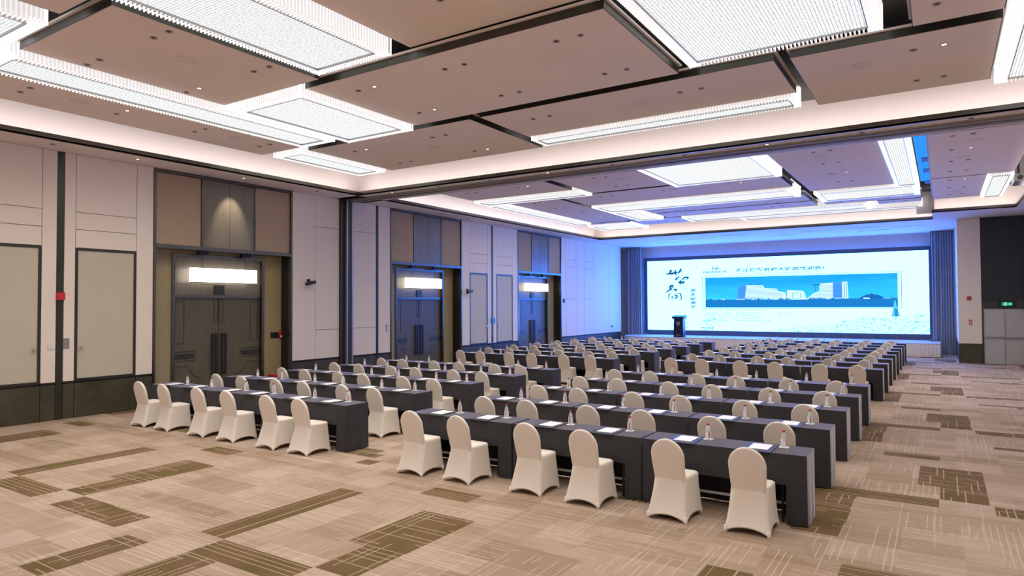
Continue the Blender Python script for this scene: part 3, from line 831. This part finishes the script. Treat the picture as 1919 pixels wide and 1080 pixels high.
brush([[(186, 628), (150, 655), (150, 740), (182, 778)], [(224, 676), (224, 768)], [(362, 622), (410, 638), (426, 740), (408, 776), (385, 770)], [(262, 645), (292, 640)], [(330, 622), (340, 650)], [(272, 680), (372, 674)], [(322, 650), (320, 736)], [(278, 708), (302, 722)], [(358, 690), (338, 722)], [(288, 742), (352, 700)]], 0.040)
for k, ch in enumerate('更多的美好'): text(ch, -11.93, -11.60, 3.02 - 0.225 * k, 3.20 - 0.225 * k, 'scr_grey', bold=0.035)
s = MB()
for r_ in ((-12.32, -12.11, 3.17, 3.19), (-12.32, -12.11, 3.31, 3.33), (-12.32, -12.30, 3.17, 3.33), (-12.13, -12.11, 3.17, 3.33), (-12.26, -12.17, 3.24, 3.26)): s.prism(rc(*r_), YS - 0.012, YS - 0.011)
s.build('seal', 'scr_grey', disp)
text('NARADA', -11.18, -9.89, 4.07, 4.20, 'scr_grey', bold=0.03)
# crest of three upright strokes
s = MB()
for a, b, c in ((-10.66, 4.27, 4.47), (-10.58, 4.24, 4.40), (-10.50, 4.26, 4.44), (-10.43, 4.24, 4.40), (-10.37, 4.27, 4.47)): s.prism([(a - 0.03, b), (a + 0.03, b), (a + 0.02, c), (a - 0.02, c - 0.03)], YS - 0.012, YS - 0.011)
s.build('crest', 'scr_grey', disp)
flat('divider', 'scr_grey', rc(-9.67, -9.65, 4.03, 4.32), 3)
text('浙江世贸君澜大饭店欢迎您!', -9.42, -5.02, 4.07, 4.28, 'scr_grey', bold=0.035)
def scribble(x0, x1, z, h, seed):
    r_ = random.Random(seed); xx = x0; g = MB()
    while xx < x1:
        w = r_.uniform(0.02, 0.06); hh = h * r_.uniform(0.5, 1.0)
        if r_.random() < 0.85:
            g.prism(rc(xx, xx + 0.021, z, z + hh), YS - 0.013, YS - 0.012)
            if r_.random() < 0.6: g.prism(rc(xx, xx + w, z + hh * 0.45, z + hh * 0.45 + 0.02), YS - 0.013, YS - 0.012)
        else: xx += 0.07
        xx += w + 0.018
    g.build('small_print', 'scr_grey', disp)
for k, (a, b, z) in enumerate(((-11.12, -7.90, 1.98), (-10.95, -6.68, 1.84), (-11.12, -8.21, 1.71), (-11.12, -8.21, 1.57), (-11.12, -7.61, 1.43))): scribble(a, b, z, 0.075, k)
scribble(-11.05, -9.95, 3.96, 0.05, 20); scribble(-9.38, -5.05, 3.96, 0.06, 21)

# lectern
t = thing('lectern', 'dark lectern with pale oval emblem on the stage', 'lectern', (-11.82, 34.75, 0.60))
MB().add([(-.27, -.2, .08), (.27, -.2, .08), (.27, .2, .08), (-.27, .2, .08), (-.24, -.18, .98), (.24, -.18, .98), (.24, .2, .98), (-.24, .2, .98)], [(0, 1, 5, 4), (1, 2, 6, 5), (2, 3, 7, 6), (3, 0, 4, 7), (4, 5, 6, 7)]).build('body', 'lectern', t)
MB().box(-.25, .25, -.22, .22, 0, .10).build('plinth', 'lectern', t)
MB().box(-.12, .12, -.225, -.218, .105, .125).build('plinth_trim', 'silver', t)
MB().add([(-.32, -.26, .98), (.32, -.26, .98), (.32, .24, .98), (-.32, .24, .98), (-.32, -.26, 1.10), (.32, -.26, 1.10), (.32, .24, 1.18), (-.32, .24, 1.18)], [(0, 3, 2, 1), (4, 5, 6, 7), (0, 1, 5, 4), (1, 2, 6, 5), (2, 3, 7, 6), (3, 0, 4, 7)]).build('top', 'lectern', t)
e = MB()
for s in (-1, 1):
    poly = [(s * 0.012, 0.60), (s * 0.06, 0.66), (s * 0.085, 0.74), (s * 0.08, 0.83), (s * 0.05, 0.84), (s * 0.02, 0.80)]
    if s > 0: poly = poly[::-1]
    e.prism(poly, -0.212, -0.19)
e.build('emblem', 'silver', t)

# ------------------------------------------------------------------ tables, chairs and what lies on the tables
ORD = ['first', 'second', 'third', 'fourth', 'fifth', 'sixth', 'seventh', 'eighth', 'ninth', 'tenth', 'eleventh', 'twelfth', 'thirteenth']

def cloth_mesh(L):
    g = MB(); hx, hy, h = L / 2, 0.245, 0.752
    def dp(x, y, z, nx, ny):
        q = (h - z) / h
        s = x * 9.0 + y * 13.0
        f = q * (0.012 + 0.012 * math.sin(s * 2.1) + 0.006 * math.sin(s * 5.3 + 1))
        return (x + nx * f, y + ny * f, z)
    hz = 0.012
    g.grid(lambda u, v: (-hx + L * u, -hy + 2 * hy * v, h), 8, 2)
    # stage side and the two ends reach the floor
    g.grid(lambda u, v: dp(hx - L * u, hy, h - (h - hz) * v, 0, 1), 14, 5)
    g.grid(lambda u, v: dp(hx, -hy + 2 * hy * u, h - (h - hz) * v, 0.5, 0), 6, 5)
    g.grid(lambda u, v: dp(-hx, hy - 2 * hy * u, h - (h - hz) * v, -0.5, 0), 6, 5)
    # seat side: short valance between two full-length corner flaps
    w = 0.21
    for a, b in ((-hx, -hx + w), (hx - w, hx)):
        g.grid(lambda u, v: dp(a + (b - a) * u, -hy, h - (h - hz) * v, 0, -1), 3, 6)
    g.grid(lambda u, v: dp(-hx + w + (L - 2 * w) * u, -hy, h - 0.33 * v - 0.012 * math.sin(u * math.pi) * v, 0, -1), 12, 3)
    return g.mesh('tablecloth', 'table_cloth')
def table_meshes(L):
    hx = L / 2 - 0.02
    top = MB().box(-hx, hx, -0.225, 0.225, 0.715, 0.748).mesh('tabletop', 'pad')
    legs = MB()
    for s in (-1, 1):
        x = s * (hx - 0.16)
        legs = legs
    leg = MB()
    leg.tube((0, -0.18, 0.715), (0, -0.18, 0.0), 0.014).tube((0, 0.18, 0.715), (0, 0.18, 0.0), 0.014)
    leg.box(-0.012, 0.012, -0.18, 0.18, 0.09, 0.115)
    leg = leg.mesh('leg_frame', 'black')
    bar = MB().tube((-hx + 0.24, 0.0, 0.16), (hx - 0.24, 0.0, 0.16), 0.017, 10).mesh('stretcher', 'bar_white')
    return top, leg, bar, hx - 0.24

def chair_meshes():
    # stretch cover skirt
    NS = 12
    def ring(t):
        pts = []
        hx = 0.232 - 0.022 * t; hxr = 0.232 - 0.050 * t ** 0.85; hyf = 0.245 - 0.016 * t; hyr = 0.262 - 0.098 * t ** 0.85
        cor = [(-hxr, -hyr), (hxr, -hyr), (hx, hyf), (-hx, hyf)]
        for k in range(4):
            a, b = cor[k], cor[(k + 1) % 4]
            for i in range(NS):
                s = i / NS
                q = 1 - (2 * s - 1) ** 2
                # superellipse-like corner softening grows upward, concave hem lower down
                x = a[0] + (b[0] - a[0]) * s; y = a[1] + (b[1] - a[1]) * s
                n = [(0, -1), (1, 0), (0, 1), (-1, 0)][k]
                inw = -0.022 * q * math.sin(math.pi * (0.15 + 0.75 * t)) + 0.012 * q * t
                hem = 0.066 * (q ** 0.8)
                z = hem + (0.440 - hem) * t
                c = 0.02 * t * (1 - q) ** 4
                pts.append((x + n[0] * inw - (math.copysign(c, x)), y + n[1] * inw - (math.copysign(c, y)), z))
        return pts
    g = MB(); ts = [0, 0.04, 0.15, 0.35, 0.6, 0.85, 1.0]
    vs = []; fs = []; n = 4 * NS
    for t in ts: vs += ring(t)
    for k in range(len(ts) - 1):
        for i in range(n): fs.append((k * n + i, k * n + (i + 1) % n, (k + 1) * n + (i + 1) % n, (k + 1) * n + i))
    # inner hem so the cloth has thickness
    b = len(vs)
    vs += [(x * 0.95, y * 0.95, z + 0.012) for x, y, z in ring(0)] + [(x * 0.90, y * 0.90, 0.30) for x, y, z in ring(0.6)]
    for i in range(n):
        j = (i + 1) % n
        fs.append((j, i, b + i, b + j)); fs.append((b + j, b + i, b + n + i, b + n + j))
    g.add(vs, fs)
    skirt = g.mesh('skirt', 'chair_cloth', True)
    # seat
    g = MB(); vs = []; fs = []
    top = ring(1.0)
    prof = [(1.0, 0.0), (1.0, 0.014), (0.985, 0.030), (0.95, 0.040), (0.80, 0.047), (0.45, 0.052), (0.05, 0.054)]
    for s, dz in prof: vs += [(x * s, y * s + 0.004, 0.436 + dz) for x, y, z in top]
    for k in range(len(prof) - 1):
        for i in range(n): fs.append((k * n + i, k * n + (i + 1) % n, (k + 1) * n + (i + 1) % n, (k + 1) * n + i))
    fs.append(tuple((len(prof) - 1) * n + i for i in range(n)))
    seat = g.add(vs, fs).mesh('seat', 'chair_cloth', True)
    # backrest with arched top
    out = []
    zt, zb = 0.895, 0.30
    ra = 0.190
    left = [(0.165, zb), (0.170, 0.40), (0.178, 0.48), (0.184, 0.58), (0.189, 0.66)]
    arc = [(ra * math.cos(R(a)) , 0.70 + (zt - 0.70) * math.sin(R(a))) for a in range(0, 181, 12)]
    right = [(-x, z) for x, z in reversed(left)]
    out = left + arc + right
    def lean(z): return -0.132 - 0.108 * (max(0, (z - 0.44)) / 0.455) ** 0.9 + (0.0 if z > 0.44 else 0.10 * (0.44 - z))
    m_ = len(out); vs = []; fs = []
    cz = 0.60
    layers = [(-0.038, 0.04), (-0.038, 0.35), (-0.037, 0.65), (-0.035, 0.86), (-0.033, 0.93), (-0.026, 0.975), (-0.012, 1.0), (0.012, 1.0), (0.026, 0.975), (0.033, 0.93), (0.035, 0.86), (0.037, 0.65), (0.038, 0.35), (0.038, 0.04)]
    for dy, s in layers:
        for x, z in out:
            zz = cz + (z - cz) * (s if s < 0.8 else 1 - (1 - s) * 0.55); vs.append((x * s, lean(zz) + dy * 0.78, zz))
    for k in range(len(layers) - 1):
        for i in range(m_):
            fs.append((k * m_ + i, (k + 1) * m_ + i, (k + 1) * m_ + (i + 1) % m_, k * m_ + (i + 1) % m_))
    fs.append(tuple(range(m_))); fs.append(tuple(reversed(range((len(layers) - 1) * m_, len(layers) * m_))))
    g = MB().add(vs, fs)
    back = g.mesh('backrest', 'chair_cloth', True)
    foot = MB().lathe([(0.018, 0.0), (0.021, 0.02), (0.017, 0.07)], n=8).mesh('foot_pocket', 'chair_cloth', True)
    return skirt, seat, back, foot
SK, SE, BA, FO = chair_meshes()

# bottle, pad, paper, coaster
BOT = MB().lathe([(0.026, 0.0), (0.030, 0.006), (0.030, 0.10), (0.028, 0.115), (0.020, 0.148), (0.013, 0.160), (0.013, 0.168)], n=14).mesh('body', 'bottle', True)
CAP = MB().lathe([(0.0155, 0.166), (0.0155, 0.186), (0.013, 0.190)], n=12).mesh('cap', 'cap_red', True)
lm = MB()
lm.lathe([(0.0308, 0.018), (0.0308, 0.092)], n=14, cap=False)
for i in range(14): lm.mi[i] = 1 if i in (11,) else 0
LAB = lm.mesh('label', ['paper', 'label_red'], True)
PAD = MB().box(-0.16, 0.16, -0.225, 0.225, 0, 0.007).mesh('desk_pad', 'pad')
PEN = MB().tube((-0.145, -0.08, 0.011), (-0.145, 0.07, 0.011), 0.004, 6).mesh('spine', 'black')
PAP = MB().box(-0.105, 0.105, -0.148, 0.148, 0, 0.006).mesh('paper_pad', 'paper')
COA = MB().box(-0.052, 0.052, -0.052, 0.052, 0, 0.002).mesh('coaster', 'paper')

def block(side, centres, L, rears):
    cm = cloth_mesh(L); tm = table_meshes(L)
    pos3 = ['left', 'middle', 'right']
    for r, yr in enumerate(rears):
        where = '%s row back, %s block' % (ORD[r], side)
        yc = yr - 0.24
        for k, xc in enumerate(centres):
            g = '%s block tables' % side
            t = thing('folding_table', 'folding table under the %s cloth, %s' % (pos3[k], where), 'table', (xc, yc, 0), group=g)
            place('tabletop', tm[0], t)
            for s in (-1, 1): place('leg_frame', tm[1], t, (s * tm[3], 0, 0))
            place('stretcher', tm[2], t)
            o = place('tablecloth', cm, None, (xc, yc, 0)); tag(o, 'charcoal cloth on the %s table, %s' % (pos3[k], where), 'tablecloth', '%s block tablecloths' % side)
            for q, dx in enumerate((-0.42, 0.42)):
                i = k * 2 + q
                seat = '%s seat from left, %s' % (ORD[i], where)
                x = xc + dx + random.uniform(-0.025, 0.025)
                c = thing('banquet_chair', 'cream stretch-covered chair, ' + seat, 'chair', (x, yr - 0.785 + random.uniform(-0.02, 0.02), 0), random.uniform(-0.05, 0.05), '%s block chairs' % side)
                sk = place('skirt', SK, c); place('seat', SE, c); place('backrest', BA, c)
                if r < 3 or r == 5:
                    for fx, fy in ((-0.215, -0.243), (0.215, -0.243), (0.215, 0.226), (-0.215, 0.226)): place('foot_pocket', FO, sk, (fx, fy, 0))
                xs = xc + dx - 0.03 + random.uniform(-0.015, 0.015)
                zt = 0.7535
                p = place('desk_pad', PAD, None, (xs, yr - 0.297, zt), random.uniform(-0.03, 0.03)); tag(p, 'black desk pad at ' + seat, 'desk pad', '%s block desk pads' % side)
                w = place('paper_pad', PAP, None, (xs + 0.005, yr - 0.275, zt + 0.0075), random.uniform(-0.04, 0.04)); tag(w, 'white notepaper on the desk pad at ' + seat, 'paper', '%s block notepaper' % side)
                bx_, by_ = xs + 0.225, yr - 0.125
                w = place('coaster', COA, None, (bx_, by_, zt), random.uniform(-0.3, 0.3)); tag(w, 'white paper coaster under bottle at ' + seat, 'coaster', '%s block coasters' % side)
                b = thing('water_bottle', 'red-capped water bottle at ' + seat, 'bottle', (bx_, by_, zt + 0.0025), random.uniform(-1.0, 1.0), '%s block bottles' % side)
                bo = place('body', BOT, b); place('cap', CAP, b); place('label', LAB, bo)
RIGHT = [8.13 + 1.735 * k for k in range(5)] + [18.83 + 1.752 * k for k in range(8)]
LEFT = [8.09 + 1.68 * k for k in range(5)] + [18.50 + 1.65 * k for k in range(7)]
block('right', (-5.885, -4.015, -2.15), 1.835, RIGHT)
block('left', (-12.96, -11.02, -9.08), 1.905, LEFT)

# ------------------------------------------------------------------ small fixtures
def wall_box(name, label, cat, y, z, w, h, d, mat, x=XL, face=None, fmat=None):
    t = thing(name, label, cat, (x, y, z))
    MB().box(0, d, -w / 2, w / 2, -h / 2, h / 2).build('housing', mat, t)
    MB().box(d, d + 0.006, -w * 0.32, w * 0.32, -h * 0.3, h * 0.3).build('face', fmat or 'white_plastic', t)
    return t
wall_box('fire_alarm', 'red fire alarm box on the dark metal post at far left', 'alarm', 6.60, 2.60, 0.15, 0.16, 0.07, 'red', XL - 0.01, fmat='cap_red')
t = thing('light_switch', 'white switch plates left of the dark post', 'switch', (XL, 6.45, 1.54)); MB().box(0, 0.012, -0.07, 0.07, -0.05, 0.05).build('plate', 'white_plastic', t); MB().box(0.012, 0.018, -0.04, 0.04, -0.025, 0.025).build('rocker', 'white_plastic', t)
t = thing('control_panel', 'grey control switches right of the dark post', 'switch', (XL, 6.725, 1.60))
for a in range(2):
    for b in range(3): MB().box(0, 0.015, -0.06 + 0.065 * a, -0.005 + 0.065 * a, -0.11 + 0.075 * b, -0.045 + 0.075 * b).build('switch_plate', 'grey_metal', t)
def cctv(y, z, label):
    t = thing('security_camera', label, 'camera', (XL, y, z))
    MB().box(0, 0.03, -0.05, 0.05, -0.02, 0.14).build('mount', 'black', t)
    MB().tube((0.02, 0, 0.06), (0.16, -0.02, 0.06), 0.02).build('arm', 'black', t)
    MB().tube((0.16, 0.12, 0.05), (0.16, -0.2, -0.02), 0.05, 12).build('barrel', 'dark_metal', t)
    MB().tube((0.16, -0.2, -0.02), (0.16, -0.215, -0.024), 0.035, 12).build('lens', 'black', t)
cctv(13.15, 3.02, 'dark security camera right of the nearest double door')
cctv(20.95, 2.87, 'dark security camera right of the middle double door')
wall_box('fire_alarm', 'blue alarm box on the metal post near the last door', 'alarm', 22.68, 1.72, 0.22, 0.2, 0.08, 'blue_plastic', XL - 0.01, fmat='blue_plastic')
wall_box('thermostat', 'small grey thermostat left of the middle double door', 'thermostat', 16.45, 1.62, 0.09, 0.2, 0.02, 'grey_metal')
wall_box('wall_speaker', 'small dark box right of the door nearest the stage', 'control box', 28.86, 2.55, 0.09, 0.2, 0.05, 'black', fmat='dark_metal')
wall_box('exit_indicator', 'small green indicator low on the wall by the stage', 'sign', 34.55, 1.12, 0.3, 0.14, 0.03, 'grey_metal', fmat='exit_green')
t = thing('hose_cabinet', 'black plate with red call points beside the nearest double door', 'alarm', (XL - 0.42, 12.32, 1.55))
MB().box(0, 0.02, -0.15, 0.11, -0.09, 0.07).build('plate', 'black', t); MB().box(0, 0.04, 0.13, 0.23, -0.11, 0.0).build('call_point', 'red', t); MB().box(0.04, 0.045, 0.15, 0.21, -0.08, -0.03).build('button', 'white_plastic', t); MB().box(0, 0.03, 0.14, 0.22, 0.03, 0.12).build('indicator', 'cap_red', t)
t = thing('extinguisher_box', 'red fire extinguisher box on the floor beside the nearest door', 'box', (-15.35, 12.0, 0))
MB().box(-0.14, 0.14, -0.34, 0.34, 0.0, 0.46).build('body', 'crate_red', t); MB().box(-0.15, 0.15, -0.35, 0.35, 0.46, 0.50).build('lid', 'red', t); MB().box(0.14, 0.145, -0.22, 0.22, 0.14, 0.3).build('plate', 'white_plastic', t)
t = thing('fire_alarm', 'dark red alarm plate high on the cream column', 'alarm', (0.89, 31.58, 2.54)); MB().box(-0.07, 0.07, -0.04, 0, -0.07, 0.07).build('housing', 'red', t); MB().box(-0.04, 0.04, -0.046, -0.04, -0.04, 0.04).build('face', 'cap_red', t)
t = thing('call_point', 'red and white call point lower on the cream column', 'alarm', (0.92, 31.58, 1.60)); MB().box(-0.05, 0.05, -0.03, 0, -0.10, 0.10).build('housing', 'red', t)
for zz in (-0.05, 0.03): MB().box(-0.03, 0.03, -0.036, -0.03, zz - 0.02, zz + 0.025).build('button', 'white_plastic', t)
# exit sign: running figure and arrow
t = thing('exit_sign', 'green lit exit sign with running figure above steel doors', 'sign', (2.08, 31.57, 2.31))
MB().box(-0.19, 0.19, -0.03, 0.02, -0.085, 0.085).build('housing', 'black', t)
MB().box(-0.17, 0.17, -0.034, -0.03, -0.07, 0.07).build('face', 'exit_green', t)
g = MB()
g.lathe([(0.0, 0.0), (0.016, 0.016), (0.0, 0.032)], (-0.06, -0.036, 0.03), 8, cap=False)
for a, b in (((-0.065, 0.03), (-0.08, -0.015)), ((-0.08, -0.015), (-0.05, -0.035)), ((-0.05, -0.035), (-0.055, -0.06)), ((-0.08, -0.015), (-0.11, -0.04)), ((-0.07, 0.02), (-0.04, 0.0)), ((-0.07, 0.02), (-0.105, 0.012))):
    g.tube((a[0], -0.036, a[1]), (b[0], -0.036, b[1]), 0.008, 6)
g.build('figure', 'exit_white', t)
MB().box(-0.015, -0.005, -0.038, -0.034, -0.06, 0.06).build('doorway', 'exit_white', t)
MB().prism([(0.03, -0.012), (0.10, -0.012), (0.10, -0.032), (0.145, 0.0), (0.10, 0.032), (0.10, 0.012), (0.03, 0.012)], -0.038, -0.034).build('arrow', 'exit_white', t)
# small projector by the right-hand strip light
t = thing('projector', 'small grey projector hung beside the far right strip light', 'projector', (2.0, 25.0, 5.95))
MB().box(-0.14, 0.14, -0.5, 0.5, 0, 0.22).build('body', 'grey_metal', t); MB().tube((0, -0.5, 0.11), (0, -0.56, 0.11), 0.07, 14).build('lens', 'dark_metal', t); MB().box(-0.03, 0.03, -0.03, 0.03, 0.22, 0.6).build('bracket', 'dark_metal', t)
